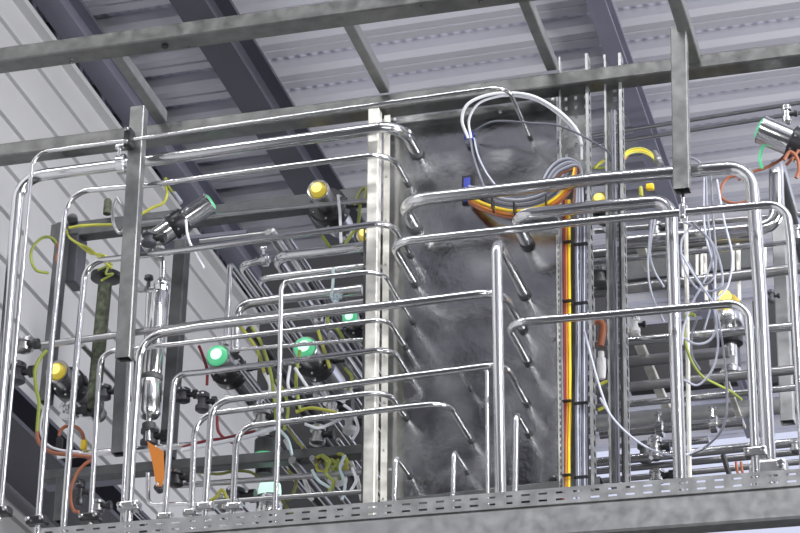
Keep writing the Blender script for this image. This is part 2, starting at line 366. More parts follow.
pz('rack_post', 'thin white edged post behind the stout down pipe on the right', (685,205), (689,478), .33, 4, .02, 'galv_light')
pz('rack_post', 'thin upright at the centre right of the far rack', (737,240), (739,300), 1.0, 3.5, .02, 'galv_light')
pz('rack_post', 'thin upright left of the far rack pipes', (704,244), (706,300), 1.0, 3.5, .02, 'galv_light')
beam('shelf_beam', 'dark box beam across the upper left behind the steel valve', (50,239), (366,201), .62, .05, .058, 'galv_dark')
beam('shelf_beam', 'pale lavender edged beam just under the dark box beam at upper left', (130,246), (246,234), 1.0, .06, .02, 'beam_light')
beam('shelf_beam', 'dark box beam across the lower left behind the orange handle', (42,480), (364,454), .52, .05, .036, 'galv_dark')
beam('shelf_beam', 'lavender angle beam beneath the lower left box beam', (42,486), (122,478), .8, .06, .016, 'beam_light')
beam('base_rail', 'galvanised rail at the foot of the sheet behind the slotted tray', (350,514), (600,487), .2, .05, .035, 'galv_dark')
# left strut beside the sheet
A, B = P(377,108,.14), P(372,525,.14); bm = bmesh.new()
hollow(bm, .036, .04, .003, .003, A-EX*.03, B-EX*.03, EX, EY)
st = tag(link('strut_post', bm, 'galv_light'), 'bright galvanised strut along the left side of the sheet', 'post')
bm = bmesh.new(); prism(bm, [(0,0),(.02,0),(.02,.0025),(.0025,.0025),(.0025,.05),(0,.05)], A+EX*.010+EY*.05, B+EX*.010+EY*.05, EX, EY); link('reflection_angle', bm, 'galv_light', st)  # pale angle standing in for the strut flange's reflection in the sheet
bm = bmesh.new(); L = (B-A).length
for k in range(9):
    bm = bmesh.new(); bolt_mb(bm, A+(B-A)*(.05+k*.11)+EX*.02+EY*.05, -EY, .004, .004); link('bolt', bm, 'galv', st)
A, B = P(363.5,225,.2), P(361,512,.2); bm = bmesh.new(); perf(bm, B, (A-B).normalized(), EX, breaks((A-B).length, .025, .012), [(0,0),(.006,1),(.012,0),(.016,0)])
tag(link('slotted_strip', bm, 'galv_dark'), 'narrow dark slotted strip just left of the bright strut', 'strip')

# ------------------------------------------------------------------ sheet
tl, br = P(387,300,S), P(559,300,S); zt, zb = P(470,94,S).z, P(470,510,S).z
bm = bmesh.new(); box(bm, V(((tl.x+br.x)/2, S+.002, (zt+zb)/2)), br.x-tl.x, .003, zt-zb)
sheet = tag(link('steel_sheet', bm, 'sheet', smooth=False), 'large scratched grey steel wall sheet that the pipe ends pass through', 'metal sheet')
for (x, y) in ((395,120),(500,112),(553,100),(553,200),(553,340),(554,478),(390,470)): bm = bmesh.new(); bolt_mb(bm, P(x,y,S), -EY, .006, .004); link('rivet', bm, 'galv', sheet)
bm = bmesh.new(); q = P(553,481,S); lathe(bm, q, -EY, [(0,.012),(.006,.012),(.008,.008)], 16); link('edge_bolt', bm, 'black', sheet)

# ------------------------------------------------------------------ vertical perforated trays
def vtray(label, x0, x1, top, bot, Y, d, cols, pitch, hw, hh, m='galv'):
    A0 = P(x0[0], top, Y); A1 = P(x1[0], top, Y); B0 = P(x0[1], bot, Y)
    o = V((B0.x, Y, B0.z)); Wd = A1.x-A0.x; up_ = (A0-B0); L = up_.length; up_.normalize()
    t = root('cable_tray', label, 'cable tray')
    ub = [(0,0)]; cs = Wd/cols
    for i in range(cols): ub += [(cs*(i+.5)-hw/2,1),(cs*(i+.5)+hw/2,0)]
    ub.append((Wd,0))
    bm = bmesh.new(); perf(bm, o, EX, up_, ub, breaks(L, pitch, hh)); link('back_plate', bm, m, t, smooth=False)
    for k, xx in enumerate((0, Wd)):
        bm = bmesh.new(); perf(bm, o+EX*xx-EY*d, EY, up_, [(0,0),(d*.25,1),(d*.8,0),(d,0)], breaks(L+.03, pitch, hh*1.3)); link('side_flange', bm, 'galv', t, smooth=False)
        bm = bmesh.new(); q = o+EX*xx-EY*d; s = -1 if k == 0 else 1
        prism(bm, [(0,0),(-s*.007,0),(-s*.007,.002),(0,.002)], q, q+up_*(L+.03), EX, EY); link('flange_lip', bm, 'galv', t, smooth=False)
    return seat(t, o)
vtray('wide perforated vertical cable tray along the right side of the sheet', (561,565), (590,594), 72, 498, .24, .045, 3, .034, .009, .014, 'galv_post')
vtray('narrow perforated vertical cable tray right of the wide one, standing full height', (606,612), (623,629), 70, 490, .24, .045, 1, .034, .012, .020, 'galv_post')
# thin slotted edge rail close to the sheet
A, B = P(556,235,.2), P(559,490,.2); bm = bmesh.new(); perf(bm, B, (A-B).normalized(), EX, breaks((A-B).length, .02, .011), [(0,0),(.004,1),(.010,0),(.014,0)])
tag(link('slotted_strip', bm, 'galv_light'), 'narrow slotted strip between sheet and coloured cables', 'strip')

# ------------------------------------------------------------------ bottom slotted tray and beam
A, B = P(40,544,-.25), P(850,481.5,-.25); T0 = P(40,530,-.25); h = .046; L = (B-A).length; U = (B-A).normalized()
bt = root('slotted_tray', 'long galvanised tray with two rows of slots along the bottom of the picture', 'cable tray')
bm = bmesh.new(); perf(bm, A, U, EZ, breaks(L, .048, .024), [(0,0),(.010,1),(.016,0),(.030,1),(.036,0),(h,0)], th=.0015); link('side_plate', bm, 'galv', bt, smooth=False)
bm = bmesh.new(); prism(bm, [(0,0),(.10,0),(.10,.0015),(0,.0015)], A, B, EY, EZ); link('bottom_plate', bm, 'galv', bt, smooth=False)
bm = bmesh.new(); prism(bm, [(0,0),(.012,0),(.012,.0015),(0,.0015)], A+EZ*h, B+EZ*h, EY, EZ); link('top_lip', bm, 'galv', bt, smooth=False)
seat(bt, A)
bm = bmesh.new(); A2 = P(-30,549,-.25)-EZ*.002; B2 = P(850,481.5,-.25)-EZ*.002; hollow(bm, .07, .088, .004, .006, A2-EZ*.088, B2-EZ*.088, EY, EZ)
tag(link('base_beam', bm, 'galv'), 'heavy galvanised base beam carrying the slotted tray along the bottom edge', 'beam')

# ------------------------------------------------------------------ valves
LG = {'y': ('lens_yellow','core_yellow'), 'g': ('lens_green','core_green')}
def valve(label, c, Y, rpx, col, d=EY, scale=1.0, body=True, ring=1.6, m='steel_dull', blen=.16, hl=.085):
    p = P(c[0], c[1], Y); r = rpx*mpp(p); d = d.normalized()
    t = root('control_valve', label, 'valve'); L, Cc = LG[col]
    lr = .78 if col == 'y' else 1.0
    bm = bmesh.new(); lathe(bm, p, d, [(0, r*.68*lr), (r*.16, r*.9*lr), (.02, r*.96*lr), (.024, r*.96*lr)]); l = link('indicator_lens', bm, L, t)
    bm = bmesh.new(); lathe(bm, p-d*.003, d, [(0, r*.3), (.0015, r*.5), (.004, r*.52)]); link('lamp_core', bm, Cc, l)
    bm = bmesh.new(); lathe(bm, p+d*.022, d, [(0,r*.8),(-.006,r*.84),(-.009, r*1.03), (-.004, r*1.1), (.004, r*1.1), (.006, r*1.0), (hl, r*1.0)]); link('housing', bm, m, t)
    q = p+d*(.022+hl); bm = bmesh.new(); lathe(bm, q, d, [(0, r*ring*.9), (.006, r*ring), (.05, r*ring), (.058, r*ring*.9)]); cr = link('collar', bm, 'black', t)
    n = d.orthogonal().normalized(); b = d.cross(n)
    for k in range(6):
        a = k*math.pi/3+.3; v = n*math.cos(a)+b*math.sin(a)
        bm = bmesh.new(); lathe(bm, q+d*.028+v*r*ring*.98, v, [(0,.0045),(.004,.0045)], 8); link('collar_screw', bm, 'steel', cr)
        bm = bmesh.new(); lathe(bm, q+v*r*ring*.80+d*.012, -d, [(0,.0045),(.014,.004)], 8); link('collar_screw', bm, 'steel', cr)
    if body:
        q2 = q+d*.058; bm = bmesh.new(); lathe(bm, q2, d, [(0, r*.85), (.005, r*1.3), (blen, r*1.3), (blen+.008, r*.8), (blen+.03, r*.5), (blen+.06, r*.5)]); link('body', bm, 'steel', t)
        bm = bmesh.new(); lathe(bm, q2+d*(blen+.06), d, [(0,r*.8),(.012,r*.8)]); link('flange', bm, 'steel', t)
    bm = bmesh.new(); v = (-EY*.0+EZ); v = (v-d*v.dot(d)).normalized(); 
    s = EX if abs(d.x) < .7 else EY; s = (s-d*s.dot(d)).normalized()
    lathe(bm, q+d*.03+s*r*ring*.9, s, [(0,.009),(.025,.009),(.027,.007),(.045,.006)], 10); link('cable_gland', bm, 'black', t)
    return seat(t, p)
valve('round valve with a lit yellow end, high in the left rack above the cables', (316.5,187.5), .45, 10.5, 'y', blen=.10, ring=1.9, hl=.10)
valve('round valve with a lit green end, left of the two at mid height', (216,354), .45, 11.5, 'g')
valve('round valve with a lit green end, behind the thin pipe in the middle', (303.5,346), .45, 11.8, 'g')
valve('round valve with a lit yellow end at the lower left behind slim pipes', (55,369), .45, 11, 'y', m='steel_dull')
valve('small green lit valve tucked beside the strut under the bold pipe', (349,316), .6, 8, 'g', blen=.05, hl=.04)
valve('yellow lit round valve hidden beside the upper part of the strut', (364,232), .55, 9, 'y', blen=.05, hl=.04)
valve('yellow lit valve seen between the two vertical trays', (598,197), .5, 8.5, 'y', blen=.05, hl=.04, d=V((.1,1,-.1)))
def upvalve(label, c, Y, rpx, col, H=22, cap='core'):
    "valve standing upright with glowing dome"
    p = P(c[0], c[1], Y); r = rpx*mpp(p); t = root('control_valve', label, 'valve'); L, Cc = LG[col]; d = -EZ
    bm = bmesh.new(); lathe(bm, p+EZ*r*.8, d, [(0,r*.25),(r*.2,r*.62),(r*.6,r*.92),(r*1.1,r),(r*1.7,r)]); link('indicator_dome', bm, L if cap != 'core' else Cc, t)
    bm = bmesh.new(); lathe(bm, p-EZ*r*.9, d, [(0,r*1.1),(.004,r*1.15),(.06,r*1.15),(.075,r*.9)]); link('housing', bm, 'steel', t)
    bm = bmesh.new(); lathe(bm, p-EZ*(r*.9+.075), d, [(0,r*1.0),(.03,r*1.0),(.035,r*.6)]); link('collar', bm, 'black', t)
    bm = bmesh.new(); lathe(bm, p-EZ*(r*.9+.11), d, [(0,r*.55),(.08,r*.55),(.085,r*.8),(.1,r*.8)]); link('neck', bm, 'steel', t)
    return seat(t, p)
upvalve('clear topped valve with a yellow lamp behind the right corner pipe', (728,304), .85, 13, 'y', cap='lens')
bm = bmesh.new(); lathe(bm, P(725,297,.79), V((.0,-1,.2)), [(0,.01),(0,.022),(.012,.02),(.018,.01)], 18); tag(link('lamp_bulb', bm, 'core_yellow'), 'glowing yellow bulb on the clear topped valve at right', 'lamp')
upvalve('upright valve with a glowing white green dome at the bottom of the left rack', (270,487), .62, 11.5, 'g')
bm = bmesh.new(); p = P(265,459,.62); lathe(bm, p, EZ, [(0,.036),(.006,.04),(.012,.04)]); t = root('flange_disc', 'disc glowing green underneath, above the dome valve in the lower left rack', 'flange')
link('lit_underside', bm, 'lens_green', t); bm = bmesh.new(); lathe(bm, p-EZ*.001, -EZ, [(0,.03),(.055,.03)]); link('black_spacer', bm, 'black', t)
bm = bmesh.new(); lathe(bm, p+EZ*.0125, EZ, [(0,.036),(.05,.036),(.055,.03)]); link('housing', bm, 'galv_dark', t); seat(t, p)
# side-lying valves
d = (P(215,203,.3)-P(150,240,.3))
def sidevalve(label, a, b, Y, rpx, col, Y2=None):
    p = P(*a, Y); q = P(*b, Y if Y2 is None else Y2); d = (q-p); L = d.length; d.normalize(); r = rpx*mpp(p)
    t = root('control_valve', label, 'valve')
    bm = bmesh.new(); lathe(bm, p, d, [(0,r*.6),(.004,r*.8),(.016,r*.86)]); link('indicator_lens', bm, LG[col][0], t)
    bm = bmesh.new(); lathe(bm, p+d*.016, d, [(-.008,r*.96),(-.006,r*1.03),(0,r),(L*.36,r)]); link('housing', bm, 'steel', t)
    bm = bmesh.new(); lathe(bm, p+d*(.016+L*.36), d, [(0,r*1.12),(.004,r*1.2),(L*.22,r*1.2),(L*.22+.004,r*1.12)]); c = link('collar', bm, 'black', t)
    n = d.orthogonal().normalized(); bb = d.cross(n)
    for s in (.05, .17):
        for k in range(8):
            a_ = k*math.pi/4; v = n*math.cos(a_)+bb*math.sin(a_); bm = bmesh.new(); lathe(bm, p+d*(.016+L*.36+L*s)+v*r*1.18, v, [(0,.0045),(.004,.0035)], 8); link('collar_screw', bm, 'steel', c)
    bm = bmesh.new(); lathe(bm, p+d*(.02+L*.58), d, [(0,r*.97),(L*.3,r*.97),(L*.31,r*1.1),(L*.36,r*1.1),(L*.37,r*.6),(L*.45,r*.6)]); link('body', bm, 'steel', t)
    return seat(t, p)
sidevalve('steel valve lying diagonally at upper left with a faint green end', (212,201), (150,243), .38, 11, 'g', Y2=.36)
sidevalve('large steel valve lying on its side at the upper right edge', (758,128), (835,160), .25, 14.5, 'g', Y2=.3)

# vertical steel cylinder actuator
p = P(158,283,.4); t = root('cylinder_actuator', 'tall upright steel cylinder between the left posts with a wing clamp on top', 'actuator')
def vlathe(name, px, y0, y1, prof, m, par=t, Y=.4):
    a, b = P(px[0], y0, Y), P(px[1], y1, Y); L = (b-a).length; k = mpp(a); bm = bmesh.new(); lathe(bm, a, b-a, [(s*L, r*k) for s, r in prof]); return link(name, bm, m, par)
vlathe('upper_barrel', (160,152), 292, 376, [(0,8),(.03,9.5),(.97,9.5),(1,8)], 'steel')
vlathe('mid_flange', (152,152), 375, 381, [(0,10),(.2,11),(.8,11),(1,10)], 'galv_dark')
vlathe('lower_barrel', (151,149), 381, 417, [(0,10.5),(.05,11.5),(.9,11.5),(1,9)], 'steel')
vlathe('stem', (149,148), 417, 441, [(0,3),(1,3)], 'steel')
vlathe('stem_nut', (149,149), 424, 430, [(0,7),(1,7)], 'galv_dark')
c = vlathe('top_clamp', (162,162), 279, 292, [(0,4),(.25,7.5),(.45,8.5),(.6,8.5),(.8,7),(1,6)], 'steel')
vlathe('top_stem', (163,162.5), 262, 280, [(0,3.2),(1,3.2)], 'steel')
seat(t, p)
t2 = root('cylinder_actuator', 'slimmer upright tube left of the tall steel cylinder, topped by a black wing nut', 'actuator')
vlathe('barrel', (150,146), 294, 376, [(0,4),(1,4)], 'steel', t2, .44)
q = P(149,276,.44); bm = bmesh.new(); lathe(bm, q, -EZ, [(0,.014),(.012,.016),(.02,.006),(.05,.007)], 12); link('wing_nut', bm, 'charcoal', t2)
q = P(137,290,.44); bm = bmesh.new(); lathe(bm, q, EX, [(0,.006),(.01,.011),(.03,.011),(.032,.006),(.06,.006)], 12); link('side_tap', bm, 'steel_dull', t2); seat(t2, q)

# hooded vertical pipe
t = root('vent_pipe', 'mottled dark vertical pipe under a black round hood at the left', 'pipe')
a, b = P(105,285,.5), P(93,410,.5); bm = bmesh.new(); add_tube(bm, [a, b], 7*mpp(a), 24); link('pipe_body', bm, 'green_grey', t)
bm = bmesh.new(); lathe(bm, P(106,280,.5), EZ, [(0,.04),(.003,.052),(.02,.052),(.024,.045)], 30); link('hood', bm, 'black', t); seat(t, b)
for k, (x, y) in enumerate(((100,270),(105,272),(110,274),(106,278),(109,268))): pass
bm = bmesh.new(); add_tube(bm, catmull([P(98,270,.44), P(108,266,.43), P(106,274,.43), P(113,274,.43), P(104,279,.44), P(101,281,.44)]), .004, 8)
tag(link('signal_cable', bm, 'yellow_green'), 'tangle of yellow green wire over the black round hood', 'cable')

# dark box under shelf beam
bm = bmesh.new(); a = P(76,270,.6); box(bm, P(76,262,.66), .04, .08, .19, bev=.004); tag(link('junction_box', bm, 'charcoal', smooth=False), 'tall dark blue box hanging under the shelf beam at the left', 'box')
bm = bmesh.new(); box(bm, P(725,352,.9), .09, .08, .10, bev=.004); t=tag(link('junction_box', bm, 'charcoal', smooth=False), 'dark square block under the clear topped valve on the right', 'box')
bm = bmesh.new(); box(bm, P(723,359,.84)-EZ*.01, .085, .03, .03, bev=.003); link('white_foot', bm, 'white', t, smooth=False)
# black cylinder and ring handle on shelf beam
bm = bmesh.new(); p = P(107,214,.6); lathe(bm, p, EZ, [(0,.014),(.05,.014),(.058,.008)], 18); tag(link('bumper_plug', bm, 'green_grey'), 'dark rounded plug standing on the upper left shelf beam', 'plug')
bm = bmesh.new(); pts = [P(x, y, .2) for x, y in ((117,198),(113,210),(114,225),(120,233),(126,224),(123,208),(117,198))]; add_tube(bm, catmull(pts, 5), .006, 10)
t = tag(link('bail_handle', bm, 'steel_dull'), 'bent wire bail handle beside the left hanging post', 'handle')

# orange flag handle
p = [P(*q, .3) for q in ((147,441),(163,451),(164,476),(161,486),(156,486),(153,466))]
bm = bmesh.new(); f = [bm.verts.new(q) for q in p]; g = [bm.verts.new(q+EY*.006) for q in p]
bm.faces.new(f); bm.faces.new(g)
for i in range(6): bm.faces.new((f[i], f[(i+1) % 6], g[(i+1) % 6], g[i]))
t = tag(link('valve_handle', bm, 'orange', smooth=False), 'orange flag shaped valve handle in the lower left', 'handle')
bm = bmesh.new(); q = P(158,486,.33); lathe(bm, q, V((.2,1,-.3)), [(0,.016),(.02,.016),(.022,.01)], 14); link('hub', bm, 'black', t)
bm = bmesh.new(); bolt_mb(bm, P(158,485,.31)-EY*.005, -EY, .006, .006); link('hub_bolt', bm, 'steel', t)

# ------------------------------------------------------------------ cables
def cable(label, pts, r, m, name='signal_cable', cat='cable', Y=None, group=None):
    w = [P(*q) if len(q) == 3 else P(q[0], q[1], Y) for q in pts]; bm = bmesh.new(); add_tube(bm, catmull(w, 7), r, 10)
    return tag(link(name, bm, m), label, cat, group)
# hoses and loops over the sheet
cable('outer white hose arching over the top of the sheet to the wide tray', [(468,138,.24),(462,120,.2),(468,104,.18),(488,95,.17),(512,93,.16),(535,97,.15),(560,112,.15),(577,130,.15),(582,145,.15)], .0052, 'white_hose', 'air_hose', 'hose')
cable('inner white hose arching just beneath the outer one', [(471,138,.24),(469,120,.21),(478,104,.19),(496,97,.18),(516,96,.17),(540,102,.16),(565,120,.16),(580,140,.16),(582,160,.16)], .0042, 'white_hose', 'air_hose', 'hose')
cable('dark thin cable sagging across the sheet top to the narrow tray', [(473,132,.24),(486,124,.2),(500,121,.19),(530,123,.16),(560,126,.13),(590,140,.12),(608,152,.12),(611,162,.14)], .0035, 'slate_cable')
cable('grey blue cable dropping from the blue plug down the sheet', [(470,138,.25),(474,158,.25),(480,176,.24),(484,186,.22)], .0035, 'grey_cable')
cable('pale cable dropping from the blue plug towards the cable loop', [(474,138,.25),(478,155,.24),(486,172,.22),(496,186,.2)], .003, 'light_cable')
t = root('cable_socket', 'blue upper cable plug on the steel sheet', 'socket'); bm = bmesh.new(); box(bm, P(469,136,S-.012), .028, .02, .03, bev=.002); link('plug_body', bm, 'blue', t, smooth=False)
bm = bmesh.new(); box(bm, P(469,143,S-.012), .02, .02, .02, bev=.002); link('plug_neck', bm, 'slate_cable', t, smooth=False); seat(t, P(469,136,S))
t = root('cable_socket', 'rectangular cable opening in the sheet where the yellow and orange cables enter', 'socket'); bm = bmesh.new(); box(bm, P(468,190,S-.004), .038, .008, .10, bev=.001); link('plate', bm, 'black', t, smooth=False)
bm = bmesh.new(); box(bm, P(467,190,S-.010), .02, .008, .086, bev=.001); link('blue_block', bm, 'blue', t, smooth=False); seat(t, P(468,190,S))
for k, (m, r, dy) in enumerate((('yellow_pure',.0055,0),('orange',.0055,4),('copper',.004,7))):
    cable(('yellow','orange','brown')[k]+' cable of the sagging bundle under the stoutest pipe', [(469,196+dy,.26),(482,203+dy,.22),(500,209+dy,.2),(516,211+dy,.19),(532,209+dy,.18),(548,203+dy,.17),(562,193+dy,.16),(572,180+dy,.15),(575,168,.15)], r, m)
for k in range(4):
    o = k*2.3
    cable(('lowest','second lowest','second highest','highest')[k]+' slate cable of the sagging grey bundle under the stoutest pipe', [(469,193-o,.26),(484,197-o,.24),(500,204-o*.9,.23),(520,206-o*.9,.22),(540,202-o,.21),(556,192-o,.2),(566,178-o,.19),(573,168-o,.18)], .0038, ('slate_cable','grey_cable','slate_cable','light_cable')[k])
for k in range(7):
    o = k*2.1
    cable('grey cable number of the arch bending over into the wide tray'.replace('number of', ('outermost in','second in','third in','middle in','fifth in','sixth in','innermost in')[k]), [(543+o,180,.20),(550+o,168+o*.4,.19),(560+o*.9,160+o*.8,.18),(571+o*.5,159+o*.7,.18),(580-o*.1,166+o*.5,.19),(582-o*.5,180,.2),(583-o*.8,210,.2)], .0036, ('light_cable','slate_cable','light_cable','grey_cable','light_cable','slate_cable','copper')[k])
# vertical cables in the wide tray
for k, (x, m, r, lab) in enumerate(((564,'dark_red',.0038,'dark red'),(566.6,'orange',.0042,'orange'),(569.6,'yellow_pure',.0048,'yellow'))):
    cable(lab+' upright cable at the left of the wide tray', [(x-.6,200,.19),(x-.3,260,.2),(x,330,.2),(x+.5,400,.2),(x-.5,450,.2),(x-1,500,.2)], r, m)
for k in range(6):
    x = 576+k*2.1; w = random.uniform(-1,1)
    cable(('first','second','third','fourth','fifth','sixth')[k]+' from the left of the grey upright cables in the wide tray', [(x,205,.2),(x+w,260,.19),(x-w,330,.2),(x+w*.6,400,.19),(x,450,.19),(x+.5,500,.2)], .0029, ('slate_cable','light_cable','grey_cable','slate_cable','light_cable','slate_cable')[k])
for k, (x, m) in enumerate(((613.5,'slate_cable'),(616.5,'grey_cable'),(620,'black'))):
    cable(('left','middle','right')[k]+' upright cable inside the narrow vertical tray', [(x-2,110,.2),(x-1,180,.2),(x,260,.2),(x+1,340,.2),(x+2,420,.2),(x+3,492,.2)], .0028, m)
cable('pale loose cable crossing down the wide tray to its right edge', [(584,330,.18),(590,352,.17),(597,378,.16),(604,400,.15),(610,415,.15)], .0035, 'light_cable')
def tie(label, x0, x1, y, Y):
    a, b = P(x0, y, Y), P(x1, y, Y); bm = bmesh.new(); box(bm, (a+b)/2, (b-a).length, .018, .004, bev=.001); t = tag(link('cable_tie', bm, 'black', smooth=False), label, 'cable tie')
for y, w in ((244,'highest'),(303,'second'),(403,'third'),(477,'lowest')):
    tie(w+' black tie round the grey upright cables of the wide tray', 574, 588, y, .18)
    tie(w+' black tie round the yellow and orange upright cables', 562.5, 571.5, y-2, .185)
for (x, y, w) in ((493,205,'left'),(515,210,'middle'),(547,203,'right')):
    a = P(x, y, .17); bm = bmesh.new(); box(bm, a, .004, .04, .04, bev=.001); tag(link('cable_tie', bm, 'black', smooth=False), w+' black tie on the sagging cable bundle over the sheet', 'cable tie')
# right cluster of grey cables
RC = [
 ('grey cable looping widest to the left under the support rod', [(684,222,.2),(700,230,.2),(716,250,.2),(722,285,.2),(700,290,.2),(684,268,.2),(682,240,.2),(696,222,.2)]),
 ('grey cable hanging straight down right of the support rod', [(706,178,.3),(708,220,.28),(715,280,.26),(716,305,.24),(722,340,.2),(727,390,.2),(724,425,.2),(708,445,.22),(690,455,.25)]),
 ('grey cable falling in a long loop to below the lower long pipe', [(704,178,.3),(705,230,.28),(714,270,.25),(715,310,.22),(718,345,.2),(712,370,.2),(698,385,.2),(684,380,.2)]),
 ('grey cable swinging inward at the height of the right yellow valve', [(717,180,.3),(724,220,.28),(732,255,.28),(728,285,.28),(716,300,.28)]),
 ('pale cable crossing from upper left to the far right valve', [(682,255,.15),(694,275,.15),(706,292,.15),(714,304,.15)]),
 ('pale cable crossing down leftwards through the cable cluster', [(714,255,.17),(705,280,.17),(694,300,.17),(684,325,.17),(682,345,.17)]),
 ('pale cable curving round below the lower long pipe', [(682,337,.18),(696,344,.18),(710,340,.18),(716,326,.18),(714,305,.18)]),
 ('thin pale cable running steeply through the middle of the cluster', [(692,222,.16),(712,245,.16),(714,275,.16),(702,284,.16),(688,262,.16)]),
 ('grey cable hanging left of the stout down pipe', [(652,215,.4),(649,245,.4),(648,270,.4),(652,295,.4),(664,322,.4)]),
 ('pale cable hanging beside the grey one left of the stout down pipe', [(655,218,.42),(650,250,.42),(654,270,.42),(664,287,.42)]),
 ('grey cable bundle strand dropping behind the stoutest pipe corner', [(711,176,.33),(713,215,.33),(716,260,.33),(712,300,.33),(704,330,.33)]),
 ('thin grey cable going straight down under the lower long pipe', [(697,318,.25),(692,335,.25),(692,355,.25),(700,370,.25)])]
for lab, pts in RC: cable(lab, pts, .0036, 'light_cable' if random.random() < .5 else 'grey_cable')
cable('long pale cable sagging from the wide tray to the right pipes', [(600,398,.12),(612,417,.12),(628,434,.12),(648,448,.12),(668,455,.14),(684,455,.16),(702,448,.2)], .0036, 'light_cable')
cable('grey cable arc peeping over the stoutest pipe beside the hanging post', [(682,158,.25),(692,158,.25),(700,163,.25),(706,172,.28)], .004, 'grey_cable')
# yellow pair upper middle right
for k in range(3): cable(('upper','middle','lower')[k]+' yellow cable arching right of the narrow vertical tray', [(618,163+k*2,.3),(627,151+k*2,.32),(640,148+k*2,.34),(650,152+k*2,.36),(656,160+k,.38)], .0034, ('yellow','yellow_pure','yellow')[k])
bm = bmesh.new(); lathe(bm, P(653,153,.38), V((.5,0,-1)), [(0,.014),(.03,.014),(.034,.010),(.05,.010)], 14); tag(link('cable_gland', bm, 'galv'), 'metal cable gland at the end of the yellow cable arch', 'gland')
cable('orange cable just under the yellow cable arch', [(624,160,.35),(628,155,.35),(632,151,.35)], .004, 'orange')
cable('yellow green cable between the two vertical trays', [(594,168,.3),(600,163,.3),(606,160,.3),(610,158,.3)], .005, 'yellow')
cable('second yellow green cable low between the two vertical trays', [(593,168,.32),(600,168,.32),(608,167,.32)], .004, 'yellow_green')
bm = bmesh.new(); box(bm, P(650,187,.35), .025, .02, .02, bev=.004); tag(link('cable_connector', bm, 'yellow_pure'), 'small yellow connector just below the stoutest pipe', 'connector')
bm = bmesh.new(); box(bm, P(641,192,.35), .012, .02, .035, bev=.004); tag(link('cable_connector', bm, 'yellow'), 'small pale yellow plug left of the yellow connector', 'connector')
# orange-brown loops right
cable('brown cable coiled in a ring under the stoutest pipe corner', [(752,172,.3),(740,175,.3),(728,178,.3),(721,188,.3),(722,198,.3),(732,203,.3),(745,202,.3),(752,196,.3)], .0048, 'copper')
cable('brown cable crossing above the coiled ring to the side valve', [(738,180,.33),(752,172,.33),(765,168,.33),(780,160,.33),(790,150,.33)], .0048, 'copper')
cable('orange brown cable hooked below the side mounted valve', [(784,160,.22),(790,152,.22),(797,158,.22),(799,170,.22),(796,178,.22)], .006, 'copper')
cable('second brown cable hooked below the side mounted valve', [(786,165,.24),(793,158,.24),(799,150,.24)], .005, 'copper')
cable('glowing green thin tube dropping below the side mounted valve', [(764,144,.3),(761,152,.3),(760,160,.3),(762,168,.3)], .005, 'lens_green')
cable('brown curved hose end between the two vertical trays', [(592,322,.32),(598,320,.32),(603,326,.32),(602,336,.32),(600,346,.32)], .012, 'copper', 'curved_hose', 'hose')
bm = bmesh.new(); a = P(601,352,.34); lathe(bm, a, -EZ, [(0,.010),(.02,.010),(.022,.014),(.05,.015),(.085,.012),(.09,.008)], 16); tag(link('hose_fitting', bm, 'white'), 'white hose fitting under the brown curved hose', 'fitting')
for (y, w) in ((385,'upper'),(410,'lower')): cable(w+' short yellow cable between the two vertical trays', [(598,y,.3),(605,y-3,.3),(612,y-4,.3)], .005, 'yellow')
cable('hooked yellow cable low between the two vertical trays', [(609,430,.3),(611,438,.3),(616,441,.3)], .005, 'yellow')
cable('yellow green earth cable falling right of the stout down pipe', [(683,325,.3),(686,345,.3),(692,362,.3),(702,376,.3),(716,384,.35),(730,391,.4),(742,400,.4)], .0042, 'yellow_green')
cable('second yellow green earth cable beside the stout down pipe', [(684,318,.28),(691,314,.28),(695,316,.28)], .005, 'yellow_green')
# left cables
cable('yellow cable running along the shelf beam at upper left', [(69,228,.3),(80,226,.3),(95,225,.3),(115,225,.28)], .0052, 'yellow')
for k in range(3): cable(('upper','middle','lower')[k]+' strand of the yellow cable bundle falling right at upper left', [(66,229,.3),(69,237,.3),(77,243,.28),(90,251-k*2+2,.26),(103,258+(k-1)*3,.25),(112,265+(k-1)*3,.25)], .0042, 'yellow' if k != 1 else 'yellow_green')
cable('yellow green cable looped out over the siding at the far left', [(58,246,.45),(52,238,.4),(42,238,.4),(33,247,.4),(31,258,.4),(36,270,.4),(48,273,.45)], .005, 'yellow_green')
cable('short copper coloured pigtail at the far left post', [(57,244,.4),(59,250,.4),(57,256,.4),(57,262,.4)], .005, 'copper')
bm = bmesh.new(); lathe(bm, P(73,222,.5), V((.3,-1,0)), [(0,.018),(.03,.018),(.032,.010)], 16); tag(link('cable_gland', bm, 'black'), 'black round cable gland on the left end of the shelf beam', 'gland')
cable('olive cable rising from the diagonal valve to its tip at upper left', [(140,215,.3),(152,208,.3),(163,203,.3),(167,194,.3),(165,183,.3),(166,178,.3)], .005, 'yellow')
cable('second olive cable tip leaning onto the diagonal valve', [(165,178,.3),(168,186,.3),(174,194,.3)], .005, 'yellow_green')
cable('blue sleeve joining the diagonal valve at upper left', [(174,193,.3),(177,197,.3),(181,203,.3)], .008, 'grey_cable')
cable('thin white tube falling from the diagonal valve', [(186,220,.3),(187,232,.3),(190,243,.3),(197,256,.3),(204,268,.3)], .0045, 'white_hose', 'air_hose', 'hose')
cable('yellow green cable hanging beside the lower left yellow valve', [(47,350,.3),(39,360,.3),(35,372,.3),(36,388,.3),(39,402,.3),(38,418,.3),(37,432,.3)], .006, 'yellow_green')
cable('brown cable continuing from the yellow green one along the lower left', [(37,432,.3),(38,440,.3),(44,448,.3),(54,453,.3),(72,455,.3),(93,457,.3)], .0065, 'copper')
cable('white cable alongside the brown one at lower left', [(46,402,.31),(41,420,.31),(41,434,.31),(48,445,.31),(60,450,.31),(80,452,.31)], .0042, 'white_hose')
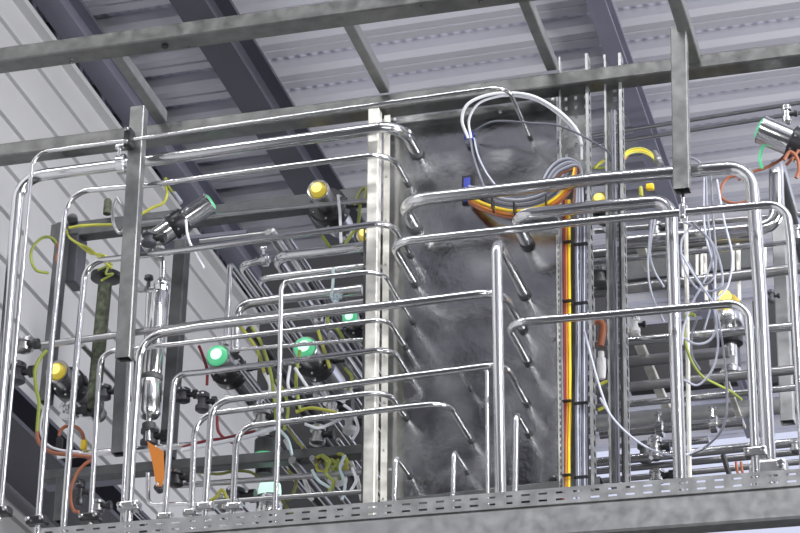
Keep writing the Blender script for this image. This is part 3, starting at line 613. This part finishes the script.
cable('copper cable forming a small arch at lower left', [(59,436,.4),(61,430,.4),(67,426,.4),(76,427,.4),(82,433,.4),(84,440,.4)], .006, 'copper')
bm = bmesh.new(); box(bm, P(84,445,.4), .018, .018, .032, bev=.003); t = tag(link('cable_connector', bm, 'yellow_pure'), 'yellow cable connector at lower left on the small copper arch', 'connector')
bm = bmesh.new(); box(bm, P(59.5,444,.4), .02, .018, .045, bev=.003); t = tag(link('cable_connector', bm, 'black'), 'black cable connector at lower left on the small copper arch', 'connector')
cable('large copper cable loop dropping to the black clamp at lower left', [(92,460,.3),(84,465,.3),(76,475,.3),(71,490,.3),(71,502,.3),(74,511,.3),(79,512,.3)], .0055, 'copper')
cable('white cable with red stripe running low in the left rack', [(182,450,.4),(200,446,.4),(222,442,.4),(250,436,.38),(275,428,.36)], .007, 'white_hose')
cable('red cable beside the white one low in the left rack', [(183,447,.4),(205,441,.4),(225,438,.4),(255,431,.38)], .0045, 'dark_red')
cable('dark red cable hanging left of the left green lit valve', [(199,346,.5),(203,356,.5),(207,370,.5),(207,385,.5)], .005, 'dark_red')
cable('dark red hose end low beside the left green lit valve', [(217,415,.5),(218,430,.5),(224,438,.5),(233,443,.5)], .005, 'dark_red')
for k, (x, y, w) in enumerate(((322,466,'left'),(332,470,'middle'),(341,464,'right'))):
    cable('tight yellow green cable curl in the low rack by the strut, '+w+' of three', [(x-6,y-8,.5+.03*k),(x,y-10,.5),(x+6,y-3,.48),(x+3,y+5,.5),(x-4,y+4,.52),(x-5,y-3,.54),(x+2,y-6,.56),(x+8,y+10,.58)], .0055, ('yellow','yellow_green','yellow')[k])
for k, (a, b) in enumerate((((285,440),(312,500)),((352,384),(338,412)),((268,376),(282,412)),((346,450),(362,500)))):
    cable('stiff white tube '+('beside the glowing dome valve','near the strut below the small green valve','between the two green lit valves, low','ending at the foot of the strut')[k], [(a[0],a[1],.6),((a[0]+b[0])/2+2,(a[1]+b[1])/2,.6),(b[0],b[1],.6)], .007, 'white', 'air_hose', 'hose')
cable('olive cable running flat in the lower left rack', [(200,472,.6),(218,474,.6),(235,471,.6),(250,472,.6),(258,477,.6)], .005, 'olive')
Ym = [
 [(252,327),(262,345),(270,370),(274,395),(276,420)], [(236,322),(247,335),(258,352),(264,372)], [(276,380),(284,392),(288,410),(284,430)],
 [(288,428),(296,440),(304,448)], [(330,310),(328,322),(338,330),(345,342)], [(318,330),(324,350),(330,368)], [(322,236),(325,240),(330,247)], [(354,205),(360,192),(366,188),(364,200)],
 [(345,244),(352,234),(358,225),(360,205)], [(296,412),(310,408),(325,410),(338,413)], [(345,368),(352,378),(348,390)], [(288,470),(296,480),(292,496),(286,500)],
 [(322,455),(330,462),(326,474),(334,482),(328,494)], [(200,505),(215,498),(222,490),(228,500)], [(340,462),(333,470),(340,476),(346,470)], [(282,500),(288,510),(294,516)], [(300,350),(296,380),(300,410)]]
where = ['between the two green lit valves, longest','between the two green lit valves, uppermost','just below the right green lit valve','crossing above the lower box beam','above the right green lit valve near the strut','right of the right green lit valve','below the upper yellow lit valve','looping beside the upper part of the strut','rising to the loop beside the upper strut','flat under the right green lit valve','near the strut at valve height','beside the glowing dome valve','low in the rack near the strut','at the lower left over the foot clamps','in the small knot beside the lower strut','under the glowing dome valve','behind the right green lit valve']
for k, pts in enumerate(Ym):
    cable('yellow green cable '+where[k], [(x, y, .42+.03*(k % 4)) for x, y in pts], .0055, ('yellow_green','yellow','yellow_green','olive')[k % 4])
Wm = [[(338,195),(340,215),(341,243)], [(333,268),(333,282),(331,298)], [(290,366),(288,385),(294,397)], [(295,368),(304,382),(311,392)], [(292,455),(288,440),(280,430)],
 [(344,405),(352,412),(358,428),(352,440)], [(305,424),(318,428),(330,424),(342,418)], [(345,455),(340,468),(345,484),(342,500)], [(264,372),(270,388),(262,400)], [(352,468),(356,480),(350,492)], [(312,470),(318,480),(330,488)]]
whw = ['hanging from the upper yellow lit valve','dropping to the white fitting by the strut','left of the pair under the right green valve','right of the pair under the right green valve','low beside the foremost pipe','curving down near the strut','sagging under the right green lit valve','down by the lower strut','left of the foremost pipe','last before the lower strut','under the lower box beam']
for k, pts in enumerate(Wm):
    cable('pale thin tube '+whw[k], [(x, y, .40+.03*(k % 3)) for x, y in pts], .005, ('white_hose','pale_cyan','white_hose')[k % 3], 'air_hose', 'hose')

# misc fittings in racks: small valves bodies
def fitting(label, c, Y, rpx, hpx, m='steel', d=-EZ):
    p = P(c[0], c[1], Y); k = mpp(p); r, h = rpx*k, hpx*k; t = root('pipe_fitting', label, 'fitting')
    bm = bmesh.new(); lathe(bm, p, d, [(0,r*.6),(h*.1,r),(h*.3,r),(h*.35,r*.7),(h*.65,r*.7),(h*.7,r),(h*.9,r),(h,r*.6)], 18); link('fitting_body', bm, m, t)
    n = d.orthogonal().normalized(); n = EX if abs(d.x) < .5 else EZ
    bm = bmesh.new(); lathe(bm, p+d*h*.5, n, [(0,r*.4),(r*1.5,r*.4),(r*1.5,r*.7),(r*2.1,r*.7)], 12); link('side_knob', bm, 'black', t)
    for s in (-1, 1):
        bm = bmesh.new(); bolt_mb(bm, p+d*h*.2-EY*r*.95+EX*s*r*.3, -EY, r*.2, r*.25); link('bolt', bm, 'steel', t)
    return seat(t, p)
for lab, c, Y, r, h, m in (
  ('small fitting left of the low yellow lit valve, high on the dark pipe', (24,338), .3, 8, 16, 'steel_dull'), ('cluster fitting behind the thick left pipe', (18,362), .35, 9, 24, 'charcoal'),
  ('steel fitting above the small copper arch', (70,405), .5, 10, 14, 'steel'), ('dark fitting right of the low yellow valve body', (104,385), .45, 8, 16, 'charcoal'),
  ('steel fitting by the foot clamps of the lower left', (98,500), .2, 7, 14, 'steel_dull'), ('black fitting under the copper loop', (81,480), .35, 5, 28, 'black'),
  ('dark fitting below the tall steel cylinder', (150,428), .5, 9, 20, 'charcoal'), ('small dark tap between cylinder and left green valve', (184,388), .5, 7, 16, 'charcoal'),
  ('dark fitting under the left green lit valve', (203,392), .5, 7, 22, 'charcoal'), ('steel fitting hidden right of the orange handle', (176,470), .4, 8, 18, 'black'),
  ('white fitting beside the strut above the bold pipe', (337,296), .5, 5, 14, 'pale_cyan'), ('small steel tee above the right green valve', (320,310), .6, 6, 14, 'steel'),
  ('steel tee between the lower pipes near the foremost pipe', (262,410), .55, 9, 18, 'steel_dull'), ('steel coupling below the right green valve', (333,398), .55, 10, 22, 'steel'),
  ('pale coupling near the lower strut', (350,412), .6, 7, 24, 'white'), ('steel coupling above the lower box beam', (318,425), .55, 8, 22, 'steel_dull'),
  ('white coupling below the lower box beam near the strut', (338,462), .65, 10, 24, 'white'), ('dark coupling left of the glowing dome valve', (236,488), .6, 10, 20, 'charcoal'),
  ('steel coupling at the lower left over the tray', (222,495), .5, 6, 18, 'steel_dull'), ('dark fitting beside the diagonal valve body', (150,232), .3, 8, 16, 'charcoal'),
  ('small clamp fitting on the pipe under the diagonal valve', (160,246), .3, 5, 16, 'steel_dull'),
  ('shiny fitting on the low pipe of the right rack', (655,436), .35, 7, 26, 'steel'), ('second shiny fitting left of it in the right rack', (645,442), .5, 8, 22, 'galv_dark'),
  ('small fitting hanging from the roof rod at upper right', (786,105), .5, 5, 22, 'steel'), ('dark bolt fitting on the right edge post', (771,290), .5, 4, 14, 'charcoal'),
  ('steel fitting at the far right above the long pipe corner', (796,226), .3, 6, 18, 'steel_dull'), ('dark rounded fitting behind the right corner pipes', (779,229), .75, 6, 12, 'charcoal'),
  ('pale bracket fitting right of the narrow tray', (635,316), .35, 5, 20, 'white'), ('steel coupling low on the right by the tray', (657,470), .5, 8, 14, 'steel'),
  ('steel fitting between the trays in the middle', (600,268), .5, 9, 20, 'galv_dark'), ('steel fitting at the top of the loose cables', (655,222), .5, 7, 18, 'steel_dull'),
  ('small grey fitting behind the cable cluster', (700,228), .5, 6, 14, 'steel_dull'), ('steel end joint of the long low pipe', (795,440), .4, 6, 14, 'steel')):
    fitting(lab, c, Y, r, h, m)
# pale channel struts running back in right rack
for (a, lab, Y1, w) in (((628,332),'pale channel running back between the right rack pipes',1.25,.03), ((720,374),'pale channel running back right of the cable loop',1.0,.018), ((634,245),'pale channel high in the right rack',.75,.03)):
    p = P(*a, .55); bm = bmesh.new(); hollow(bm, w, w*.6, .002, .002, p, V((p.x, Y1, p.z)), EX, EZ); tag(link('rack_channel', bm, 'galv_light'), lab, 'channel')
p = P(723,455,.3); q = P(732,478,.3); bm = bmesh.new(); add_tube(bm, [p, V((q.x+.0,.3,q.z-.02))], .008, 10); tag(link('slanted_leg', bm, 'black'), 'black slanted leg above the slotted tray at lower right', 'leg')
for (x, lab) in ((736,'left'),(741,'right')): cable(lab+' of the two short brown cables above the slotted tray', [(x,462,.35),(x+1,470,.35),(x+3,476,.35)], .004, 'copper')
# far rectangular frames behind cable cluster
for i, (x0, y0, x1, y1) in enumerate(((683,252,697,278),(702,250,733,276),(739,246,765,273),(778,243,830,268))):
    Y = 1.3; bm = bmesh.new()
    for a, b in (((x0,y0),(x1,y0-(x1-x0)*.1)),((x1,y0-(x1-x0)*.1),(x1,y1-(x1-x0)*.1)),((x1,y1-(x1-x0)*.1),(x0,y1)),((x0,y1),(x0,y0))):
        add_tube(bm, [P(*a,Y), P(*b,Y)], .006, 8)
    tag(link('pale_frame', bm, 'galv_light'), ('leftmost','second','third','rightmost')[i]+' thin pale rectangular frame behind the right rack pipes', 'frame')

# ------------------------------------------------------------------ building shell
ZR = 8.0
XW = PZ(60, 65, ZR-.35).x
def roofz(x): return ZR + .02*(x-XW) 
Y0r, Y1r = -10.0, PZ(720, 418, ZR).y
# corrugated deck
bm = bmesh.new(); per = .30; y = Y0r; prof = []
while y < Y1r:
    prof += [(y,0,1),(y+.13,0,0),(y+.14,-.05,0),(y+.155,-.08,0),(y+.20,-.08,0),(y+.205,-.06,0),(y+.22,-.06,0),(y+.225,-.08,0),(y+.275,-.08,0),(y+.285,-.03,0)]; y += per
Xa, Xb = XW-.1, 16
va = [bm.verts.new((Xa, q[0], roofz(Xa)+q[1])) for q in prof]; vb = [bm.verts.new((Xb, q[0], roofz(Xb)+q[1])) for q in prof]
for i in range(len(prof)-1):
    f = bm.faces.new((va[i], va[i+1], vb[i+1], vb[i])); f.material_index = prof[i][2]
rf = link('ceiling', bm, 'roof_rib', smooth=False); struct(rf); rf.data.materials.append(MAT['roof'])
md = rf.modifiers.new('s','SOLIDIFY'); md.thickness = .006
# siding wall along Y at x = XW
bm = bmesh.new(); sp = .215; z = 0; pr = []
while z < ZR-.3:
    pr += [(0,z),(0,z+sp*.80),(-.018,z+sp*.83),(-.018,z+sp*.85),(.010,z+sp*.87),(.012,z+sp*.96)]; z += sp
va = [bm.verts.new((XW+q[0], -8, q[1])) for q in pr]; vb = [bm.verts.new((XW+q[0], 16, q[1])) for q in pr]
for i in range(len(pr)-1): bm.faces.new((va[i], va[i+1], vb[i+1], vb[i]))
w = link('wall_left', bm, 'siding', smooth=False); struct(w)
bm = bmesh.new(); box(bm, V((XW-.12, 4, ZR-.2)), .02, 24, .5); struct(link('trim_1', bm, 'beam_dark', smooth=False))
bm = bmesh.new(); box(bm, V((XW+.02, 4, ZR-.33)), .06, 24, .03); struct(link('trim_2', bm, 'siding', smooth=False))
bm = bmesh.new(); box(bm, V((2, 2, -.05)), 26, 24, .1); struct(link('floor', bm, 'floor', smooth=False))
def ibeam(label, x, w, h, ztop, m, y0=Y0r, y1=Y1r, name='roof_beam', kind=None):
    t = .02; bm = bmesh.new(); poly = [(-w/2,0),(w/2,0),(w/2,t),(t/2,t),(t/2,h-t),(w/2,h-t),(w/2,h),(-w/2,h),(-w/2,h-t),(-t/2,h-t),(-t/2,t),(-w/2,t)]
    prism(bm, poly, V((x,y0,ztop-h)), V((x,y1,ztop-h)), EX, EZ); return tag(link(name, bm, m, smooth=False), label, 'beam')
XB = PZ(226, 45, ZR-.2).x; ib = ibeam('dark purple grey roof beam crossing the ceiling left of centre', XB, .16, .22, roofz(XB)-.082, 'beam_dark')
XB2 = PZ(614, 60, ZR-.2).x; ibeam('lighter grey roof beam crossing the ceiling right of centre', XB2, .09, .13, roofz(XB2)-.082, 'beam_light')
XB3 = PZ(72, 28, ZR-.2).x; ibeam('dark roof beam running close along the siding wall', XB3, .12, .16, roofz(XB3)-.082, 'beam_light')
# runway beam low on the wall, built taller to include the shadow above
xr = XW+.40; zl, zu = PX(30, 503, XW+.1).z, PX(30, 398, xr).z; ibeam('big dark blue crane runway beam in the lower left corner', XW+.25, .30, zu-zl, zu, 'beam_dark', -7, 9.5, name='runway_beam')
# roof rod
a, b = PZ(560,141,roofz(2)-.35), PZ(830,98,roofz(3)-.35)
for k in range(2):
    bm = bmesh.new(); d = (b-a); add_tube(bm, [a-d*.2+EY*.10*k, b+d*.3+EY*.10*k], .011, 10); tag(link('roof_rod', bm, 'steel_dull'), ('nearer','farther')[k]+' of two thin rods strung under the roof at upper right', 'rod')
# unseen dark hall walls, right and behind the camera, added to cut sky light
bm = bmesh.new(); box(bm, V((14.1, 1, 4)), .1, 24, 9); struct(link('wall_right', bm, 'hall_wall', smooth=False))
bm = bmesh.new(); box(bm, V((2, -10.1, 4)), 26, .1, 9); struct(link('wall_front', bm, 'hall_wall', smooth=False))
bm = bmesh.new(); xe = PZ(560,430,ZR).x; box(bm, V(((XW+xe)/2, Y1r+.3, 4)), xe-XW, .1, 8.2); box(bm, V((5, Y1r+.3, 2.9)), 22, .1, 5.8); struct(link('wall_back', bm, 'hall_wall', smooth=False))  # back wall; low wide box added to block light from behind the racks
# dark backing panels behind the racks; the left pair added to darken the background
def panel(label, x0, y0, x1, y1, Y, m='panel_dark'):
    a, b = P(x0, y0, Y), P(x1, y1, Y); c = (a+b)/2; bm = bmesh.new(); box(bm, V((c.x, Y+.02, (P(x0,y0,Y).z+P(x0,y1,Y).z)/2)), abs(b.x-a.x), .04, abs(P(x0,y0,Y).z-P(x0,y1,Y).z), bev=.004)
    tag(link('backing_panel', bm, m, smooth=False), label, 'panel')
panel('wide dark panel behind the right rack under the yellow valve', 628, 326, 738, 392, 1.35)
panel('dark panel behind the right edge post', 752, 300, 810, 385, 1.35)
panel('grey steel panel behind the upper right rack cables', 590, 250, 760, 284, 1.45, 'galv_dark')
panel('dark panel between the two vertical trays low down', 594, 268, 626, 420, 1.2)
panel('added dark backing behind the lower left rack beside the strut', 270, 405, 372, 520, 1.75)
panel('added dark backing behind the middle of the left rack', 262, 262, 372, 400, 1.95)
# ------------------------------------------------------------------ light
wd = bpy.data.worlds.new('world'); bpy.context.scene.world = wd; wd.use_nodes = True
bg = wd.node_tree.nodes['Background']; bg.inputs[0].default_value = (.76,.80,1.0,1); bg.inputs[1].default_value = 1.0
def area(name, loc, target, sx, sy, e, col=(1,1,1)):
    l = bpy.data.lights.new(name, 'AREA'); l.shape = 'RECTANGLE'; l.size = sx; l.size_y = sy; l.energy = e; l.color = col
    o = bpy.data.objects.new(name, l); COL.objects.link(o); o.location = loc
    o.rotation_euler = (V(target)-V(loc)).to_track_quat('-Z', 'Y').to_euler(); return o
def strip(name, x, y, z, L, axis, e, w=.16):
    l = bpy.data.lights.new(name, 'AREA'); l.shape = 'RECTANGLE'; l.size = L; l.size_y = w; l.energy = e; l.color = (1,.99,.97)
    o = bpy.data.objects.new(name, l); COL.objects.link(o); o.location = (x,y,z); o.rotation_euler = (0,0,0 if axis == 'x' else math.pi/2); return o
strip('highlight_strip', 0, -1.55, 7.6, 9, 'x', 240)  # added out of view to put highlights along the horizontal pipes
strip('highlight_strip', 5.4, -3.6, 7.6, 4, 'y', 300)  # added out of view for streaks on the upright pipes
area('key_light_right', (8.5,-4.0,3.6), (0,0,5), .6, 2.2, 950)  # area light added at the right to whiten right-hand faces and siding
area('fill_light_low', (3.6,-7.5,3.0), (0,0,5), 3.4, .25, 200)  # unseen fill added behind the camera for pipe reflections
area('roof_fill_light', (9.5,5.0,4.0), (5,4,8), 2, 3, 620)  # unseen fill added to brighten the right part of the roof
sc = bpy.context.scene
sc.view_settings.view_transform = 'Standard'; sc.view_settings.look = 'None'; sc.view_settings.exposure = -0.12; sc.view_settings.gamma = 1
sc.view_settings.use_curve_mapping = False
# repeats carry a shared group phrase
GR = {'steel_pipe': 'steel pipes of the rack', 'diagonal_tube': 'diagonal tubes behind the left rack', 'signal_cable': 'cables strung through the rack',
      'air_hose': 'thin hoses of the rack', 'control_valve': 'lit control valves', 'pipe_fitting': 'small pipe fittings in the racks', 'rack_post': 'upright rack posts',
      'shelf_beam': 'shelf beams of the left rack', 'steel_beam': 'long upper beams', 'cross_arm': 'cross arms between the upper beams', 'hanging_post': 'hanging square posts',
      'cable_tie': 'black cable ties', 'cable_tray': 'vertical perforated cable trays', 'roof_beam': 'roof beams', 'roof_rod': 'rods under the roof', 'clamp_rod': 'angled rods behind the foot clamps',
      'backing_panel': 'panels behind the racks', 'rack_channel': 'pale channels of the right rack', 'pale_frame': 'pale frames behind the right rack', 'cable_connector': 'cable connectors',
      'cable_gland': 'cable glands', 'cable_socket': 'cable sockets on the sheet', 'slotted_strip': 'slotted strips', 'cylinder_actuator': 'upright cylinder actuators', 'junction_box': 'dark boxes'}
for o in list(COL.objects):
    b = o.name.split('.')[0]
    if o.parent is None and b in GR and o.get('label'): o['group'] = GR[b]
